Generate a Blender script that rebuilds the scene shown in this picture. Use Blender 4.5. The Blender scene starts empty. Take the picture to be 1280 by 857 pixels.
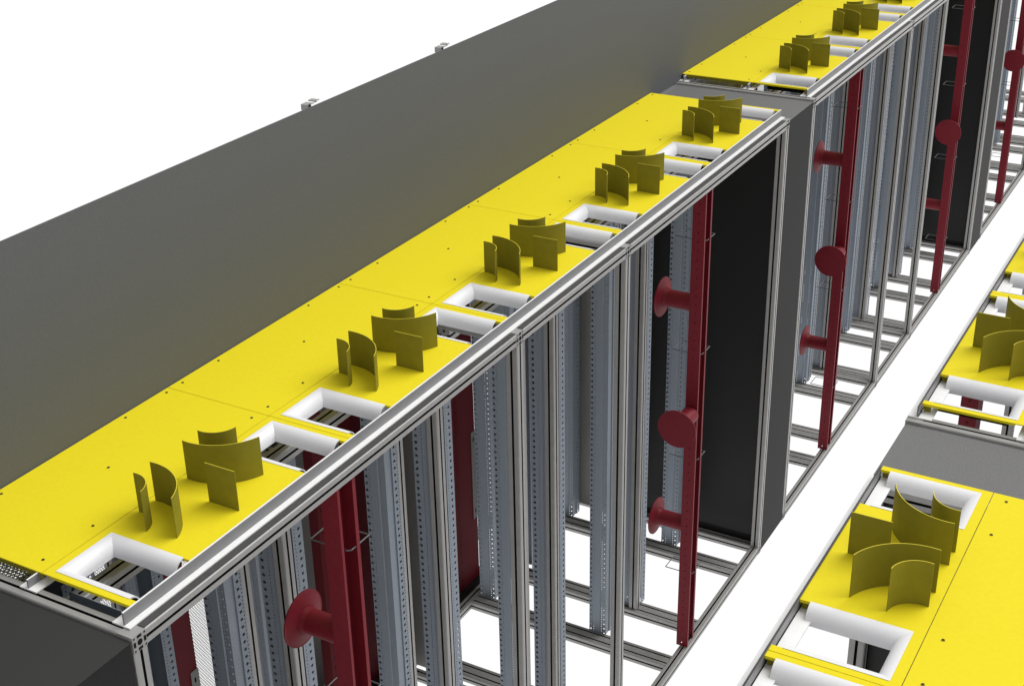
import bpy, math, random
from mathutils import Vector, Matrix
random.seed(4)
S = bpy.context.scene
COL = S.collection

# ------------------------------------------------------------------ materials
def srgb(r, g, b):
    f = lambda c: ((c/255+.055)/1.055)**2.4 if c > 10 else c/255/12.92
    return (f(r), f(g), f(b), 1)

def nt(name):
    m = bpy.data.materials.new(name); m.use_nodes = True
    return m, m.node_tree, m.node_tree.nodes['Principled BSDF']

def math_node(t, op, a, b=None):
    n = t.nodes.new('ShaderNodeMath'); n.operation = op
    for i, v in enumerate((a, b)):
        if v is None: continue
        if isinstance(v, (int, float)): n.inputs[i].default_value = v
        else: t.links.new(v, n.inputs[i])
    return n.outputs[0]

def mat(name, col, rough=.5, metal=0, noise=.06, scale=60, spec=.4, col2=None, bump=0, stretch=(1, 1, 1)):
    m, t, b = nt(name)
    b.inputs['Roughness'].default_value = rough
    b.inputs['Metallic'].default_value = metal
    b.inputs['Specular IOR Level'].default_value = spec
    tc = t.nodes.new('ShaderNodeTexCoord')
    mp = t.nodes.new('ShaderNodeMapping'); mp.inputs['Scale'].default_value = stretch
    t.links.new(tc.outputs['Object'], mp.inputs['Vector'])
    n = t.nodes.new('ShaderNodeTexNoise'); n.inputs['Scale'].default_value = scale; n.inputs['Detail'].default_value = 4
    t.links.new(mp.outputs[0], n.inputs['Vector'])
    r = t.nodes.new('ShaderNodeValToRGB')
    a = [c*(1-noise) for c in col[:3]]+[1]; c2 = col2 or [min(1, c*(1+noise)) for c in col[:3]]+[1]
    r.color_ramp.elements[0].position = .3; r.color_ramp.elements[1].position = .7
    r.color_ramp.elements[0].color = a; r.color_ramp.elements[1].color = c2
    t.links.new(n.outputs['Fac'], r.inputs[0]); t.links.new(r.outputs[0], b.inputs['Base Color'])
    if bump:
        bp = t.nodes.new('ShaderNodeBump'); bp.inputs['Strength'].default_value = bump; bp.inputs['Distance'].default_value = .001
        t.links.new(n.outputs['Fac'], bp.inputs['Height']); t.links.new(bp.outputs[0], b.inputs['Normal'])
    return m

def add_holes(m, specs):
    """punched holes: each spec = (axis u, centre u, half width u, pitch v, half height v, z offset) ; axis v is z
       or ('grid', u, v, pitch, radius, stagger)"""
    t = m.node_tree; b = t.nodes['Principled BSDF']; out = t.nodes['Material Output']
    tc = t.nodes.new('ShaderNodeTexCoord'); sp = t.nodes.new('ShaderNodeSeparateXYZ')
    t.links.new(tc.outputs['Object'], sp.inputs[0])
    ax = {'x': sp.outputs[0], 'y': sp.outputs[1], 'z': sp.outputs[2]}
    tot = None
    for s in specs:
        if s[0] == 'grid':
            _, u, v, p, r = s
            # staggered round holes
            U = math_node(t, 'DIVIDE', ax[u], p); V = math_node(t, 'DIVIDE', ax[v], p*.866)
            row = math_node(t, 'FLOOR', V)
            U2 = math_node(t, 'ADD', U, math_node(t, 'MULTIPLY', row, .5))
            du = math_node(t, 'SUBTRACT', math_node(t, 'FRACT', U2), .5)
            dv = math_node(t, 'MULTIPLY', math_node(t, 'SUBTRACT', math_node(t, 'FRACT', V), .5), .866)
            d = math_node(t, 'SQRT', math_node(t, 'ADD', math_node(t, 'MULTIPLY', du, du), math_node(t, 'MULTIPLY', dv, dv)))
            h = math_node(t, 'LESS_THAN', d, r)
        else:
            u, c, hw, p, hh, off = s
            a = math_node(t, 'DIVIDE', math_node(t, 'SUBTRACT', ax[u], c), hw)
            f = math_node(t, 'SUBTRACT', math_node(t, 'FRACT', math_node(t, 'DIVIDE', math_node(t, 'ADD', ax['z'], off), p)), .5)
            g = math_node(t, 'DIVIDE', f, hh/p)
            d = math_node(t, 'ADD', math_node(t, 'POWER', math_node(t, 'ABSOLUTE', a), 3.), math_node(t, 'POWER', math_node(t, 'ABSOLUTE', g), 3.))
            h = math_node(t, 'LESS_THAN', d, 1.)
        tot = h if tot is None else math_node(t, 'MAXIMUM', tot, h)
    tr = t.nodes.new('ShaderNodeBsdfTransparent'); mx = t.nodes.new('ShaderNodeMixShader')
    t.links.new(tot, mx.inputs[0]); t.links.new(b.outputs[0], mx.inputs[1]); t.links.new(tr.outputs[0], mx.inputs[2])
    t.links.new(mx.outputs[0], out.inputs['Surface'])
    return m

YEL = (.86, .72, .021, 1)
M = {}
M['deck'] = mat('yellow_powder_coat', YEL, .6, 0, .018, 90, .10)
M['vane'] = mat('shaded_yellow_vane', (.255, .228, .022, 1), .6, 0, .05, 40, .15)  # deck yellow darkened: shade on upright faces put into the colour
M['vane_edge'] = mat('lit_yellow_edge', (.80, .68, .05, 1), .5, 0, .03, 40)  # vane top rims kept light to look lit from above
M['white'] = mat('white_trim_plastic', (.85, .85, .87, 1), .4, 0, .01, 20, .4)
M['alu'] = mat('anodised_aluminium', (.37, .365, .355, 1), .42, .15, .05, 30, .5, stretch=(1, 1, 1), bump=.02)
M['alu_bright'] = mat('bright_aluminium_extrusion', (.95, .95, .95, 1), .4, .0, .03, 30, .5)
M['dark_strip'] = mat('dark_grey_strip', (.075, .075, .075, 1), .6, 0, .1, 60, .2)  # dark grey for the painted rail-top shade; right-row web caps share it
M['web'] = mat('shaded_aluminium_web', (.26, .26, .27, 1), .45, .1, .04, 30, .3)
M['slot'] = mat('dark_slot', (.012, .012, .012, 1), .8, 0, .1, 30, .1)
M['galv'] = mat('galvanised_steel', (.27, .308, .36, 1), .5, .2, .10, 220, .45)
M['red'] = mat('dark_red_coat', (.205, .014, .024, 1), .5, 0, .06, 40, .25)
M['red_back'] = mat('shaded_red_back', (.12, .009, .014, 1), .5, 0, .06, 40, .15)  # column red darkened: shade at the back put into the colour
M['box'] = mat('grey_textured_box', (.165, .165, .165, 1), .5, 0, .18, 240, .35, bump=.15)
M['box_dark'] = mat('dark_textured_box', (.036, .036, .036, 1), .5, 0, .10, 240, .35)  # same lid grey, darkened: its weaker reflection put into the colour
M['box_side'] = mat('shaded_box_side', (.018, .018, .018, 1), .6, 0, .08, 240, .15)  # lid grey darkened: shade on the upright sides put into the colour
M['black'] = mat('unlit_inner_panel', (.012, .012, .012, 1), .45, 0, .15, 200, .3)  # near-black for box faces no light reaches, painted into the colour
M['wall'] = mat('grey_partition_coat', (.128, .132, .139, 1), .6, 0, .05, 150, .15)
M['screw'] = mat('dark_screw', (.16, .14, .03, 1), .4, .2, .1, 60)
M['plate'] = mat('grey_back_plate', (.22, .215, .205, 1), .45, .2, .05, 40, .4, stretch=(1, 1, .1))
M['wire'] = mat('grey_wire', (.14, .145, .15, 1), .4, .4, .05, 40)
SL = M['slot']

def galv_variant(name, specs):
    m = mat(name, (.27, .308, .36, 1), .5, .2, .10, 220, .45)
    return add_holes(m, specs)
# web columns are measured in x, flange columns in y, in each upright's own space
WEB = [('x', -.033, .0045, .0250, .0045, 0), ('x', -.016, .0013, .0125, .0018, 0), ('x', .020, .0013, .0125, .0018, .004), ('x', .033, .003, .0250, .003, .006)]
M['galv_web'] = galv_variant('galvanised_punched_web', WEB)
M['galv_flange'] = galv_variant('galvanised_punched_flange', [('y', .048, .0048, .0250, .0044, 0), ('y', .060, .0018, .0125, .0022, 0), ('y', .0, .0001, .05, .0001, 0)])
M['galv_lip_b'] = galv_variant('galvanised_punched_lip', [('y', .058, .0048, .0250, .0044, 0), ('y', .038, .0015, .0125, .0022, 0)])
M['galv_web_b'] = galv_variant('galvanised_punched_back', [('x', -.010, .0050, .0250, .0050, 0), ('x', .012, .0015, .0125, .0022, 0), ('x', .030, .0015, .0125, .0022, 0)])
M['red_web'] = add_holes(mat('dark_red_punched', (.205, .014, .024, 1), .5, 0, .06, 40, .25), [('x', 0, .0030, .038, .0035, 0)])
M['mesh'] = add_holes(mat('perforated_door_steel', (.5, .5, .5, 1), .5, .1, .05, 40), [('grid', 'y', 'z', .010, .44)])
M['mesh_flat'] = add_holes(mat('perforated_tray_steel', (.42, .42, .42, 1), .5, .1, .05, 40), [('grid', 'x', 'y', .011, .36)])

m, t, b = nt('glowing_white_floor')
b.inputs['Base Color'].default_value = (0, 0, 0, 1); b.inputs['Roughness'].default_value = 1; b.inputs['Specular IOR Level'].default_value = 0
b.inputs['Emission Color'].default_value = (1, 1, 1, 1); b.inputs['Emission Strength'].default_value = 1.02  # floor made to glow, so it stays plain white without shadows
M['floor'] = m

# ------------------------------------------------------------------ mesh builder
class MB:
    def __init__(s): s.v = []; s.f = []; s.m = []; s.sm = []; s.mats = []
    def mi(s, m):
        if m not in s.mats: s.mats.append(m)
        return s.mats.index(m)
    def face(s, pts, m, smooth=False):
        i = len(s.v); s.v += [tuple(p) for p in pts]; s.f.append(tuple(range(i, i+len(pts)))); s.m.append(s.mi(m)); s.sm.append(smooth)
    def mesh(s, verts, faces, m, smooth=False):
        i = len(s.v); s.v += [tuple(p) for p in verts]
        for f in faces: s.f.append(tuple(k+i for k in f)); s.m.append(s.mi(m)); s.sm.append(smooth)
    def box(s, a, b, m, bev=0):
        x0, y0, z0 = a; x1, y1, z1 = b
        if x0 > x1: x0, x1 = x1, x0
        V = [(x0, y0, z0), (x1, y0, z0), (x1, y1, z0), (x0, y1, z0), (x0, y0, z1), (x1, y0, z1), (x1, y1, z1), (x0, y1, z1)]
        s.mesh(V, [(3, 2, 1, 0), (4, 5, 6, 7), (0, 1, 5, 4), (1, 2, 6, 5), (2, 3, 7, 6), (3, 0, 4, 7)], m)
    def extrusion(s, lo, hi, axis, m=None, slot=.0075, depth=.009, small=.055):
        """slotted aluminium profile filling the box lo..hi, running along axis"""
        m = m or M['alu']
        A = [i for i in range(3) if i != axis]
        w = hi[A[0]]-lo[A[0]]; h = hi[A[1]]-lo[A[1]]; c = .0025
        def cs(L): return [L/2] if L < small else [L*.25, L*.75]
        P = []; K = []   # 2-D points, flag of the edge that starts there
        def side(p0, d, n, L):
            P.append((p0[0]+d[0]*c, p0[1]+d[1]*c)); K.append(0)
            for q in cs(L):
                for (u, dd, k) in ((q-slot/2, 0, 1), (q-slot/2, depth, 1), (q+slot/2, depth, 1), (q+slot/2, 0, 0)):
                    P.append((p0[0]+d[0]*u+n[0]*dd, p0[1]+d[1]*u+n[1]*dd)); K.append(k)
            P.append((p0[0]+d[0]*(L-c), p0[1]+d[1]*(L-c))); K.append(0)
        side((0, 0), (1, 0), (0, 1), w); side((w, 0), (0, 1), (-1, 0), h); side((w, h), (-1, 0), (0, -1), w); side((0, h), (0, -1), (1, 0), h)
        n = len(P)
        def pt(p, t):
            r = [0, 0, 0]; r[A[0]] = lo[A[0]]+p[0]; r[A[1]] = lo[A[1]]+p[1]; r[axis] = t
            return tuple(r)
        a, b = lo[axis], hi[axis]
        base = len(s.v); s.v += [pt(p, a) for p in P]+[pt(p, b) for p in P]
        flip = (axis == 1)
        for i in range(n):
            j = (i+1) % n
            f = (base+i, base+j, base+n+j, base+n+i)
            s.f.append(f[::-1] if flip else f); s.m.append(s.mi(SL if K[i] else m)); s.sm.append(False)  # groove faces near-black: shade of the recess put into the colour
        f0 = tuple(base+i for i in range(n)); f1 = tuple(base+n+i for i in range(n))
        s.f.append(f0 if flip else f0[::-1]); s.m.append(s.mi(m)); s.sm.append(False)
        s.f.append(f1[::-1] if flip else f1); s.m.append(s.mi(m)); s.sm.append(False)
    def cyl(s, p0, p1, r0, r1, m, n=32, caps=True):
        p0 = Vector(p0); p1 = Vector(p1); d = (p1-p0).normalized()
        a = d.orthogonal().normalized(); b = d.cross(a)
        V = [p+(a*math.cos(2*math.pi*i/n)+b*math.sin(2*math.pi*i/n))*r for p, r in ((p0, r0), (p1, r1)) for i in range(n)]
        s.mesh(V, [(i, (i+1) % n, n+(i+1) % n, n+i) for i in range(n)], m, True)
        if caps:
            s.mesh(V[:n], [tuple(range(n))[::-1]], m); s.mesh(V[n:], [tuple(range(n))], m)
    def tube(s, pts, r, m, n=8):
        for a, b in zip(pts, pts[1:]): s.cyl(a, b, r, r, m, n)
    def data(s, name):
        me = bpy.data.meshes.new(name); me.from_pydata(s.v, [], s.f)
        for mm in s.mats: me.materials.append(mm)
        for p, k, q in zip(me.polygons, s.m, s.sm): p.material_index = k; p.use_smooth = q
        me.update(); return me
    def build(s, name, parent=None, loc=(0, 0, 0)):
        o = bpy.data.objects.new(name, s.data(name)); COL.objects.link(o); o.location = loc
        if parent: o.parent = parent
        return o

def tag(o, label=None, cat=None, group=None, kind=None):
    if label: o['label'] = label
    if cat: o['category'] = cat
    if group: o['group'] = group
    if kind: o['kind'] = kind
    return o
def empty(name, loc, label, cat, group=None):
    o = bpy.data.objects.new(name, None); COL.objects.link(o); o.location = loc; o.empty_display_size = .1
    return tag(o, label, cat, group)
def part(me, name, parent, loc=(0, 0, 0)):
    o = bpy.data.objects.new(name, me); COL.objects.link(o); o.parent = parent; o.location = loc
    return o

ORD = ['first', 'second', 'third', 'fourth', 'fifth', 'sixth']
H = 2.2; P = .7915; Y0 = .053; ZD = 2.23; L = 4.0; GAP = .311; XR = 1.127

# ------------------------------------------------------------------ setting
f = MB(); f.box((-150, -60, -.02), (150, 260, -.001), M['floor'])
tag(f.build('floor'), kind='structure')

# ------------------------------------------------------------------ shared meshes (s = +1 left row, -1 right row, mirrored in x)
CACHE = {}
def cached(key, fn):
    if key not in CACHE: CACHE[key] = fn()
    return CACHE[key]

HOLES = [(.02, .188), (.604, .772)]
def bx(mb, s, a, b, m): mb.box((s*a[0], a[1], a[2]), (s*b[0], b[1], b[2]), m)

def deck_plate_mesh(s):
    mb = MB(); t = .003; g = .0010
    xf, xb, xh = -.045, -.305+g, -.28
    y = [g]+[v for h in HOLES for v in h]+[P-g]
    bx(mb, s, (xb, g, ZD-t), (xh, P-g, ZD), M['deck'])              # strip behind the cut-outs
    for a, b in ((y[0], y[1]), (y[2], y[3]), (y[4], y[5])):
        bx(mb, s, (xh, a, ZD-t), (xf, b, ZD), M['deck'])
        bx(mb, s, (xh, a, ZD-.007), (xf, a+.002, ZD-t), M['deck'])
        for yy in ((a+.006, a+.008), (b-.008, b-.006)):
            bx(mb, s, (-.066, yy[0], ZD-.024), (xf-.004, yy[1], ZD-t), M['vane'])   # folded tabs
    return mb.data('deck_plate')
def trim_mesh(s, h):
    y0, y1 = HOLES[h]; xa, xb = -.068, -.28; r = .030; n = 10; mb = MB()
    def ring(u, dz):   # path: near front, near back, far back, far front at inset u
        return [(s*xa, y0+u, ZD+.001+dz), (s*(xb+u), y0+u, ZD+.001+dz), (s*(xb+u), y1-u, ZD+.001+dz), (s*xa, y1-u, ZD+.001+dz)]
    prof = [(-.0015, 0)]+[(r*math.sin(k/n*math.pi/2), -r*(1-math.cos(k/n*math.pi/2))) for k in range(n+1)]+[(r, -r-.008)]
    q = r-.0035
    inner = [(q*math.sin(k/n*math.pi/2), -.0035-q*(1-math.cos(k/n*math.pi/2))) for k in range(n+1)]+[(q, -r-.008)]
    outer = [ring(*p) for p in prof]; inn = [ring(*p) for p in inner]
    for seg in range(3):
        for rr, fl in ((outer, 0), (inn, 1)):
            V = []
            for k in range(len(rr)): V += [rr[k][seg], rr[k][seg+1]]
            F = [(2*k, 2*k+1, 2*k+3, 2*k+2) for k in range(len(rr)-1)]
            if (s > 0) == bool(fl): F = [x[::-1] for x in F]
            mb.mesh(V, F, M['white'] if not fl else SL, True)
    for e in (0, 3):   # open ends: the sheet's edge
        for k in range(min(len(outer)-1, len(inn))-1):
            mb.face([outer[k+1][e], outer[k+2][e], inn[k+1][e], inn[k][e]], M['white'])
    return mb.data('cutout_trim')
def arc_pts(A, B, C, n=14):
    # circle through three points
    ax, ay = A; bx_, by = B; cx, cy = C
    d = 2*(ax*(by-cy)+bx_*(cy-ay)+cx*(ay-by))
    ux = ((ax*ax+ay*ay)*(by-cy)+(bx_**2+by*by)*(cy-ay)+(cx*cx+cy*cy)*(ay-by))/d
    uy = ((ax*ax+ay*ay)*(cx-bx_)+(bx_**2+by*by)*(ax-cx)+(cx*cx+cy*cy)*(bx_-ax))/d
    r = math.hypot(ax-ux, ay-uy); a0 = math.atan2(ay-uy, ax-ux); a1 = math.atan2(cy-uy, cx-ux)
    while a1-a0 > math.pi: a1 -= 2*math.pi
    while a1-a0 < -math.pi: a1 += 2*math.pi
    return [(ux+r*math.cos(a0+(a1-a0)*k/n), uy+r*math.sin(a0+(a1-a0)*k/n)) for k in range(n+1)]
VH = .106; YC = P/2
inner_arc = arc_pts((-.286, .285), (-.232, .268), (-.214, .230))
outer_arc = arc_pts((-.286, .340), (-.183, .312), (-.133, .241))
mir = lambda pts: [(x, 2*YC-y) for x, y in pts]
VANES = [inner_arc, outer_arc, mir(outer_arc), mir(inner_arc), [(-.170, YC), (-.081, YC)]]
def vane_mesh(s, i):
    pts = VANES[i]; mb = MB(); t = .0016; n = len(pts)
    off = []
    for k in range(n):
        a = Vector(pts[max(0, k-1)]); b = Vector(pts[min(n-1, k+1)]); d = (b-a).normalized(); nrm = Vector((-d.y, d.x))*t/2
        p = Vector(pts[k]); off.append((p+nrm, p-nrm))
    V = []
    for a, b in off:
        V += [(s*a.x, a.y, ZD-.001), (s*a.x, a.y, ZD+VH), (s*b.x, b.y, ZD-.001), (s*b.x, b.y, ZD+VH)]
    F1 = []; F2 = []; FT = []
    for k in range(n-1):
        o = 4*k; F1.append((o, o+4, o+5, o+1)); F2.append((o+2, o+3, o+7, o+6)); FT.append((o+1, o+5, o+7, o+3))
    fl = (lambda F: [x[::-1] for x in F]) if s > 0 else (lambda F: F)
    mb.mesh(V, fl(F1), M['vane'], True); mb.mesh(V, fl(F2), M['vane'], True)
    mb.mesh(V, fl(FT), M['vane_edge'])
    mb.mesh(V, [(0, 1, 3, 2), (4*n-4, 4*n-2, 4*n-1, 4*n-3)], M['vane'])
    return mb.data('air_vane')
def cover_mesh(s):
    mb = MB(); g = .0010
    bx(mb, s, (-.652, g, ZD-.003), (-.305-g, P-g, ZD), M['deck']); bx(mb, s, (-.650, g+.002, ZD-.016), (-.305-g, g+.004, ZD-.003), M['vane']); return mb.data('cover_plate')
def screw_mesh():
    mb = MB(); mb.cyl((0, 0, 0), (0, 0, .0016), .0040, .0034, M['screw'], 14)
    mb.cyl((0, 0, .0016), (0, 0, .002), .002, .002, SL, 6); return mb.data('screw')

def upright_mesh(s, kind):
    """local space: x centred on the web, y = 0 at the web, z = 0 at its foot. s mirrors x"""
    mb = MB(); h = 2.115; w = .040
    def sheet(p, q, m):  # vertical sheet between two plan points
        mb.face([(s*p[0], p[1], 0), (s*q[0], q[1], 0), (s*q[0], q[1], h), (s*p[0], p[1], h)], m)
    W, Fm, G = M['galv_web'], M['galv_flange'], M['galv']
    if kind == 'G':      # web faces the near end, flanges fold away
        sheet((-w, 0), (-.024, 0), W); sheet((-.024, 0), (-.021, -.004), G); sheet((-.021, -.004), (.013, -.004), W)
        sheet((.013, -.004), (.016, 0), G); sheet((.016, 0), (w, 0), W)
        sheet((w, 0), (w, .034), G); sheet((w, .034), (w+.004, .034), G); sheet((w+.004, .034), (w+.004, .066), Fm); sheet((-w, 0), (-w, .062), G)
        sheet((w+.004, .066), (w-.014, .068), G)
    else:                # turned round: web at the near side of the next bay
        sheet((-.022, 0), (.040, 0), M['galv_web_b']); sheet((.040, 0), (.040, .010), G); sheet((.084, .028), (.084, .074), M['galv_lip_b']); sheet((.084, .074), (.072, .076), G)
        sheet((-.022, 0), (-.022, .052), G); sheet((-.022, .052), (.070, .076), G)
    return mb.data('mounting_upright')

def column_mesh(s):
    mb = MB(); z0, z1 = 0, 2.118; R = M['red']; t = .002
    # U channel open to the aisle: near flange, web, far flange with a lip
    def b(a, c, m=R): bx(mb, s, (a[0], a[1], z0), (c[0], c[1], z1), m)
    mb.face([(s*-.026, 0, z0), (s*.026, 0, z0), (s*.026, 0, z1), (s*-.026, 0, z1)], M['red_web'])
    b((-.026, .0005, 0), (-.024, .085, 0)); b((-.024, .083, 0), (.020, .085, 0)); b((.018, .072, 0), (.020, .083, 0))
    b((.024, .0005, 0), (.026, .010, 0))
    return mb.data('channel')
def spool_mesh(s, d):
    mb = MB(); R = M['red']
    if d == 'in': a, b, c = (-s*.026, .042, 0), (-s*.130, .042, 0), (-s*.146, .042, 0); e = (-s*.156, .042, 0); f2 = (-s*.160, .042, 0)
    else: a, b, c, e, f2 = (s*-.002, -.0005, 0), (s*-.002, -.115, 0), (s*-.002, -.128, 0), (s*-.002, -.138, 0), (s*-.002, -.142, 0)
    mb.cyl(a, b, .035, .035, R, 40); return mb.data('spool'), (b, c, e, f2)
def flange_mesh(s, d):
    _, (b, c, e, f2) = spool_mesh(s, d); mb = MB(); R = M['red']
    mb.cyl(b, c, .035, .040, R, 44, False); mb.cyl(c, e, .041, .076, R, 44, False); mb.cyl(e, f2, .082, .082, R, 44)
    return mb.data('flange_disc')
def ring_mesh(s):
    mb = MB(); w = .0016
    x0, x1, y0, y1 = -.108, .016, .044, .132
    P4 = [(s*(x1-.022), y0+.004, 0), (s*(x1-.010), y0, 0), (s*x1, y0+.008, 0), (s*x1, y1, 0), (s*x0, y1, 0), (s*x0, y0, 0), (s*(x1-.03), y0, 0)]
    mb.tube(P4, .0020, M['wire'], 8); return mb.data('cable_ring')

def add_upright(s, ox, x, y, kind, label, group):
    me = cached(('up', s, kind), lambda: upright_mesh(s, kind))
    o = bpy.data.objects.new('mounting_upright', me); COL.objects.link(o); o.location = (ox+s*x, y, .043)
    tag(o, label, 'mounting rail', group)

def add_column(s, ox, oy, y, label, front=True, rings=True):
    t = empty('cable_column', (ox+s*-.029, oy+y, .041), label, 'cable column', 'dark red cable columns on the aisle side')
    part(cached(('col', s), lambda: column_mesh(s)), 'channel', t)
    for z, d in ((1.642, 'in'), (1.168, 'out'), (.61, 'in')):
        sp = part(cached(('sp', s, d), lambda: spool_mesh(s, d)[0]), 'spool', t, (0, 0, z))
        part(cached(('fl', s, d), lambda: flange_mesh(s, d)), 'flange_disc', sp)
    for z in (1.91, 1.42, .93, .36): part(cached(('rg', s), lambda: ring_mesh(s)), 'cable_ring', t, (0, 0, z))

def add_back_channel(s, ox, oy, y, w, label):
    t = empty('cable_channel', (ox+s*-1.10, oy+y, .041), label, 'cable channel', 'dark red channels along the back')
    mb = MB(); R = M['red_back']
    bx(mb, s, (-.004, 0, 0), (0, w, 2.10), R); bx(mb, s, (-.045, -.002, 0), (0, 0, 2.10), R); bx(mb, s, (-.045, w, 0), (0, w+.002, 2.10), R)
    for k in range(40):
        z = .05+k*.05
        if not .32 < z < .84: bx(mb, s, (-.001, .018, z), (.0006, .024, z+.006), SL)
    mb.build('channel', t)
    mb = MB(); bx(mb, s, (-.17, -.12, -.030), (.036, w+.06, -.002), M['black']); mb.build('dark_fill_plate', t)  # black sheet added to cover white floor below the channel
    mb = MB(); bx(mb, s, (.001, w-.035, .33), (.0035, w+.004, .79), M['plate'])
    for z in (.36, .74): bx(mb, s, (.0037, w-.02, z), (.0043, w-.013, z+.02), SL)
    mb.build('joint_plate', t)

def add_bay(s, ox, oy, k, rowname, where, group_pre):
    """front deck plate with vanes and trims, rear cover plate"""
    y = oy+Y0+k*P
    t = empty('deck_plate', (ox, y, 0), f'vaned yellow deck plate, {where}', 'deck plate', 'yellow deck plates with vanes')
    part(cached(('dp', s), lambda: deck_plate_mesh(s)), 'plate', t)
    for i in range(5): part(cached(('v', s, i), lambda: vane_mesh(s, i)), 'air_vane', t)
    for h in range(2): part(cached(('tr', s, h), lambda: trim_mesh(s, h)), 'cutout_trim', t)
    c = empty('cover_plate', (ox, y, 0), f'plain yellow cover plate, {where}', 'cover plate', 'plain yellow cover plates')
    part(cached(('cp', s), lambda: cover_mesh(s)), 'plate', c)
    sc = cached('screw', screw_mesh)
    pts = [(-.339, .038), (-.339, .19), (-.339, .61), (-.339, .762), (-.493, .40), (-.634, .19), (-.634, .61), (-.634, .767), (-.634, .04)]
    for (x, yy) in pts: part(sc, 'screw', c, (s*x, yy, ZD))

def add_frame(s, ox, oy, label, kmin=0, y_lo=0, back=-1.3):
    """slotted aluminium frame of one cabinet block"""
    t = empty('aluminium_frame', (ox, oy, 0), label, 'frame', 'aluminium cabinet frames')
    A, B = 1.618, 2.370
    def ext(name, lo, hi, axis, small=.055):
        a, b = s*lo[0], s*hi[0]
        if a > b: a, b = b, a
        mb = MB(); mb.extrusion((a, lo[1], lo[2]), (b, hi[1], hi[2]), axis, small=small); mb.build(name, t)
    js = [0, A, B, L-.04]
    # corner connectors and posts along the front and the rear
    for j in js:
        if j+.04 < y_lo: continue
        for zz in ((H-.04, H), (0, .04)):
            mb = MB(); bx(mb, s, (-.04, j, zz[0]), (0.0006, j+.04, zz[1]), M['alu'])
            x0 = s*.0008
            for (py, pz) in ((.0045, .0045), (.0355, .0045), (.0045, .0355), (.0355, .0355)):
                mb.cyl((x0, j+py, zz[0]+pz), (x0+s*.0006, j+py, zz[0]+pz), .0022, .0022, SL, 10)
            mb.cyl((x0, j+.02, zz[0]+.02), (x0+s*.0006, j+.02, zz[0]+.02), .0070, .0070, SL, 20)
            for dy, dz, wy, wz in ((.02, .005, .006, .003), (.02, .035, .006, .003), (.005, .02, .003, .006), (.035, .02, .003, .006)):
                mb.box((x0-.0002, j+dy-wy, zz[0]+dz-wz), (x0+s*.0006, j+dy+wy, zz[0]+dz+wz), SL) if s > 0 else mb.box((x0-.0006, j+dy-wy, zz[0]+dz-wz), (x0+.0002, j+dy+wy, zz[0]+dz+wz), SL)
            mb.build('corner_connector', t)
        ext('post', (-.04, j, .04), (0, j+.04, H-.04), 2)
        ext('rear_post', (back-.02, j, .04), (back+.02, j+.04, H-.04), 2)
    for a, b in zip(js, js[1:]):
        a2 = max(a+.04, y_lo)
        if b <= a2: continue
        for z in (0, H-.04):
            ext('front_rail', (-.04, a2, z), (0, b, z+.04), 1)
        if s > 0:
            mb = MB(); bx(mb, s, (-.0205, a2, H+.0005), (-.0025, b, H+.0022), M['dark_strip']); mb.build('dark_strip', t)  # shade beside the T flange, laid on the rail as a dark strip
        ext('inner_rail', (-1.06, a2, 0), (-1.02, b, .04), 1)
        ext('rear_rail', (back-.02, a2, 0), (back+.02, b, .04), 1)
        ext('upper_inner_rail', (-.30, a2, 2.10), (-.26, b, 2.14), 1)
        ext('rear_rail', (back-.02, a2, H-.04), (back+.02, b, H), 1)
    # cross rails: end rails flush with the top, the wide ones on the floor under the uprights
    for j in js:
        if j < y_lo: continue
        for z in (0, H-.04):
            ext('cross_rail', (back+.02, j, z), (-.04, j+.04, z+.04), 0)
    for k in range(kmin, 5):
        for y0 in (.05, .55):
            y = y0+k*P
            if k == 2 and y0 == .05: y += .035
            if k == 3 and y0 == .05: y += .04
            ext('floor_cross_rail', (-1.02, y, 0), (-.04, y+.08, .040), 0)
        # slim inner posts beside the uprights
        y = .05+k*P+.012
        ext('inner_post', (-.355, y, .041), (-.315, y+.04, 2.10), 2)
        y2 = (.724 if k == 0 else .690)+k*P
        if y2+.05 < 3.9: ext('inner_post', (-.402, y2, .041), (-.362, y2+.04, 2.10), 2)
        if k != 2: ext('inner_post', (-1.035, y, .041), (-.995, y+.04, 2.10), 2)
    return t

def add_t_rails(s, ox, oy, y0, y1, where):
    for x0, x1, xw, nm, zt in (((-.072, -.0225, -.041, 'front', .036) if s > 0 else (-.080, -.0192, -.0425, 'front', .034)), (-.342, -.292, -.3185, 'middle', .0265), (-.655, -.61, -.632, 'rear', .0265)):
        mb = MB()
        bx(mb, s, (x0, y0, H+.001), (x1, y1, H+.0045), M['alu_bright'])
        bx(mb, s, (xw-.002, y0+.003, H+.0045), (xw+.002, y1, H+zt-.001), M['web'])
        bx(mb, s, (xw-.002, y0+.003, H+zt-.001), (xw+.002, y1, H+zt), M['alu_bright'] if s > 0 else M['dark_strip'])
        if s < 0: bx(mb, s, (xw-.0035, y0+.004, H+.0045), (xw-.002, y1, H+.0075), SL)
        o = mb.build('t_rail', None, (ox, oy, 0))
        tag(o, f'bright {nm} T-shaped rail under the yellow plates, {where}', 'rail', 'T-shaped deck rails')

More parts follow.
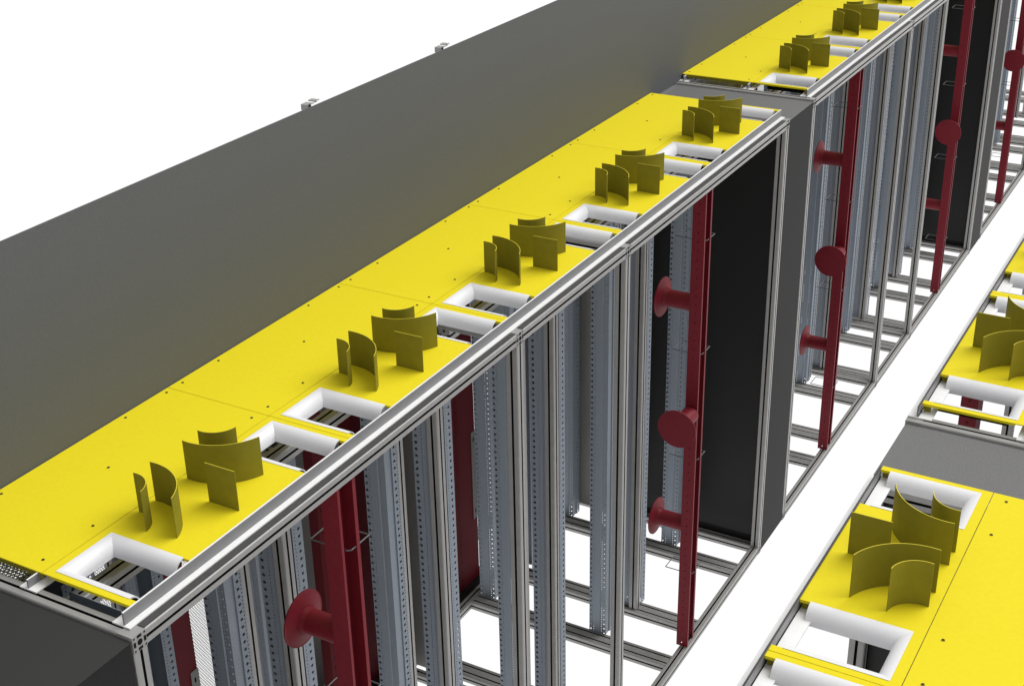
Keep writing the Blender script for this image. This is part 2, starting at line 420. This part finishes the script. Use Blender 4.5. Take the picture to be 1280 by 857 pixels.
def add_box(s, ox, y0, y1, label, top, side, zt=2.192, x1=-1.32):
    t = empty('filler_box', (ox, y0, 0), label, 'filler box', 'grey filler boxes between cabinet blocks')
    mb = MB(); c = .002
    xa, xb = s*x1, s*-.001
    if xa > xb: xa, xb = xb, xa
    w = y1-y0
    mb.box((xa, 0.0, zt-.0015), (xb, w, zt), top); mb.build('lid', t)
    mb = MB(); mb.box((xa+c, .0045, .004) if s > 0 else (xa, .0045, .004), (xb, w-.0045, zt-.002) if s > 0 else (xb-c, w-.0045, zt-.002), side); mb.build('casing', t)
    mb = MB(); mb.box((xa+.04, .0015, .075), (xb-.04, .0040, zt-.05), M['black']); mb.build('inner_panel', t)
    mb = MB(); mb.box((xa+.04, w-.0040, .075), (xb-.04, w-.0015, zt-.05), M['black']); mb.build('inner_panel', t)
    return t

# ------------------------------------------------------------------ left row
segs = [('near', 0.0, range(5)), ('middle', L+GAP, range(5)), ('far', 2*(L+GAP), range(3))]
for si, (nm, oy, ks) in enumerate(segs):
    blk = f"left row's {nm} block"
    ftop = add_frame(1, 0, oy, f'slotted aluminium frame of the {blk}', back=-1.3)
    add_t_rails(1, 0, oy, .02, L-.002, blk)
    for k in range(5):
        add_bay(1, 0, oy, k, 'left', f'{ORD[k]} from the near end of the {blk}', nm)
    for k in ks:
        for kind, y in (('B', .078+k*P), ('G', (.655 if k == 0 else .620)+k*P)):
            which = 'near-side' if kind == 'B' else 'far-side'
            add_upright(1, 0, -.400, oy+y, kind, f'{which} punched steel upright at the front of the {ORD[k]} bay, {blk}', 'punched steel uprights')
            if (kind, k) == ('B', 2): continue
            add_upright(1, 0, -.970, oy+y, kind, f'{which} punched steel upright at the back of the {ORD[k]} bay, {blk}', 'punched steel uprights')
    for y, w in ((.715, 'nearer'), (3.085, 'farther')):
        if si == 2 and y > 3: continue
        add_column(1, 0, oy, y, f'{w} dark red cable column with spools on the aisle side, {blk}')
    for q, (y, wd) in enumerate(((.33, .11), (1.12, .115), (1.975, .065), (2.20, .14), (2.965, .17))):
        add_back_channel(1, 0, oy, y, wd, f'{ORD[q]} dark red upright channel along the back, {blk}')
    # perforated rear door, solid rear doors
    me = MB(); me.box((-1.262, .05, .06), (-1.260, 1.60, 2.12), M['mesh'])
    o = me.build('perforated_door', None, (0, oy, 0)); tag(o, f'fine perforated steel door at the back, {blk}', 'door', 'perforated back doors')
    me = MB(); me.box((-1.262, 1.67, .06), (-1.260, 2.36, 2.12), M['plate'])
    o = me.build('solid_door', None, (0, oy, 0)); tag(o, f'plain grey sheet door at the back, {blk}', 'door', 'solid back doors')
    me = MB(); me.box((-1.262, 2.42, .06), (-1.260, 3.95, 2.12), M['mesh'])
    o = me.build('perforated_door', None, (0, oy, 0)); tag(o, f'perforated steel door behind the farther bays, {blk}', 'door', 'perforated back doors')
    me = MB(); me.box((-1.0, 0, .09), (-.70, .002, 2.08), M['plate'])
    o = me.build('side_plate', None, (0, oy+3.86, 0)); tag(o, f'grey side plate at the far end inside the {blk}', 'side plate', 'grey side plates')
    me = MB(); me.box((-1.0, 0, .10), (-.74, .002, 2.08), M['plate'])
    o = me.build('side_plate', None, (0, oy+2.365, 0)); tag(o, f'grey side plate between bays inside the {blk}', 'side plate', 'grey side plates')
add_box(1, 0, L+.001, L+GAP-.001, 'grey filler box between near and middle blocks of the left row', M['box'], M['box_side'])
add_box(1, 0, 2*L+GAP+.001, 2*(L+GAP)-.001, 'grey filler box between middle and far blocks of the left row', M['box'], M['box_side'])
add_box(1, 0, -.6, -.002, 'dark filler box at the near end of the left row', M['box_dark'], M['black'])

# bits under the open end of each deck: slotted bracket strip and perforated strip
for oy, blk in ((0, 'near block of the left row'), (L+GAP, 'middle block of the left row')):
    t = empty('slotted_tray', (0, oy, 0), f'slotted steel tray under the deck end, {blk}', 'tray', 'slotted trays')
    mb = MB(); mb.box((-.285, .044, 2.128), (-.085, .10, 2.132), M['galv']); mb.box((-.285, .098, 2.128), (-.085, .10, 2.16), M['galv']); mb.build('tray', t)
    mb = MB()
    for i in range(5): mb.box((-.265+i*.036, .052, 2.1322), (-.252+i*.036, .088, 2.1335), SL)
    mb.build('slots', t)
    mb = MB(); mb.box((-.64, .042, 2.168), (-.345, .30, 2.170), M['mesh_flat'])
    tag(mb.build('perforated_tray', None, (0, oy, 0)), f'light perforated sheet under the cover plates, {blk}', 'perforated sheet', 'perforated sheets under the covers')

# tall partition along the back of the deck
mb = MB(); mb.box((-.6590, -3.0, 2.203), (-.655, 16, 2.816), M['wall'])
tag(mb.build('partition_wall'), 'long plain dark grey partition standing behind the yellow plates', 'partition')
for i, y in enumerate((1.60, 2.345)):
    t = empty('wall_fitting', (-.70, y, 2.793), ('near' if i == 0 else 'far')+' small light metal fitting poking over the partition top', 'fitting', 'small fittings above the partition')
    mb = MB(); mb.box((-.012, 0, 0), (.010, .022, .018), M['alu']); mb.box((.0102, .009, .008), (.0110, .016, .016), SL); mb.build('block', t)
    mb = MB()
    for k in range(3): mb.box((-.02, .034+k*.013, .011+.002*k), (.006, .042+k*.013, .016+.002*k), M['alu'] if k % 2 else M['alu_bright'])
    mb.build('clip', t)

# ------------------------------------------------------------------ right row (mirror image across the aisle)
RY = 1.32-L
for nm, oy, ks, ylo in (('near', RY, range(2, 5), 1.5), ('far', RY+L+GAP, range(3), 0)):
    blk = f"right row's {nm} block"
    add_frame(-1, XR+.019, oy, f'slotted aluminium frame of the {blk}', kmin=ks[0], y_lo=ylo)
    add_t_rails(-1, XR, oy, max(.02, ylo), L-.002, blk)
    for k in ks:
        add_bay(-1, XR, oy, k, 'right', f'{ORD[k]} from the near end of the {blk}', nm)
        for kind, y in (('B', .078+k*P), ('G', (.655 if k == 0 else .620)+k*P)):
            which = 'near-side' if kind == 'B' else 'far-side'
            add_upright(-1, XR, -.400, oy+y, kind, f'{which} punched steel upright at the front of the {ORD[k]} bay, {blk}', 'punched steel uprights')
            add_upright(-1, XR, -.955, oy+y, kind, f'{which} punched steel upright at the back of the {ORD[k]} bay, {blk}', 'punched steel uprights')
add_column(-1, XR+.019, RY, 3.085, 'dark red cable column in the near block of the right row')
add_column(-1, XR+.019, RY+L+GAP, .715, 'dark red cable column in the far block of the right row')
add_box(-1, XR+.02, RY+L+.001, RY+L+GAP-.001, 'light grey filler box between the two blocks of the right row', M['box'], M['box_side'])

# ------------------------------------------------------------------ camera
yaw, pitch, roll = -.523, -.453, -.022
CAM = (-0.52285, -0.45280, -0.02203, 1.86382, -1.64388, 4.00122, 1769.38035)
yaw, pitch, roll, cx, cy, cz, fpx = CAM
fw = Vector((math.sin(yaw)*math.cos(pitch), math.cos(yaw)*math.cos(pitch), math.sin(pitch)))
ri = Vector((math.cos(yaw), -math.sin(yaw), 0)); up = ri.cross(fw)
r2 = ri*math.cos(roll)+up*math.sin(roll); u2 = -ri*math.sin(roll)+up*math.cos(roll)
cam = bpy.data.objects.new('camera', bpy.data.cameras.new('camera')); COL.objects.link(cam)
mw = Matrix((r2, u2, -fw)).transposed().to_4x4(); mw.translation = (cx, cy, cz); cam.matrix_world = mw
cam.data.sensor_width = 36; cam.data.lens = fpx/1280*36; cam.data.clip_end = 600; cam.data.clip_start = .05
S.camera = cam

# ------------------------------------------------------------------ light
w = bpy.data.worlds.new('World'); S.world = w; w.use_nodes = True
wt = w.node_tree; bg = wt.nodes['Background']
bg.inputs[0].default_value = (1, 1, 1, 1); bg.inputs[1].default_value = .52
sd = bpy.data.lights.new('overhead_light', 'SUN'); sd.energy = 2.45; sd.angle = math.radians(50); sd.color = (1, .99, .97)
so = bpy.data.objects.new('overhead_light', sd); COL.objects.link(so)
d = Vector((-.50, -.62, -1)).normalized(); so.rotation_euler = d.to_track_quat('-Z', 'Y').to_euler(); so.location = (0, 0, 8)
S.view_settings.view_transform = 'Standard'; S.view_settings.look = 'None'; S.view_settings.exposure = 0
S.render.engine = 'CYCLES'
S.cycles.transparent_max_bounces = 24; S.cycles.diffuse_bounces = 2
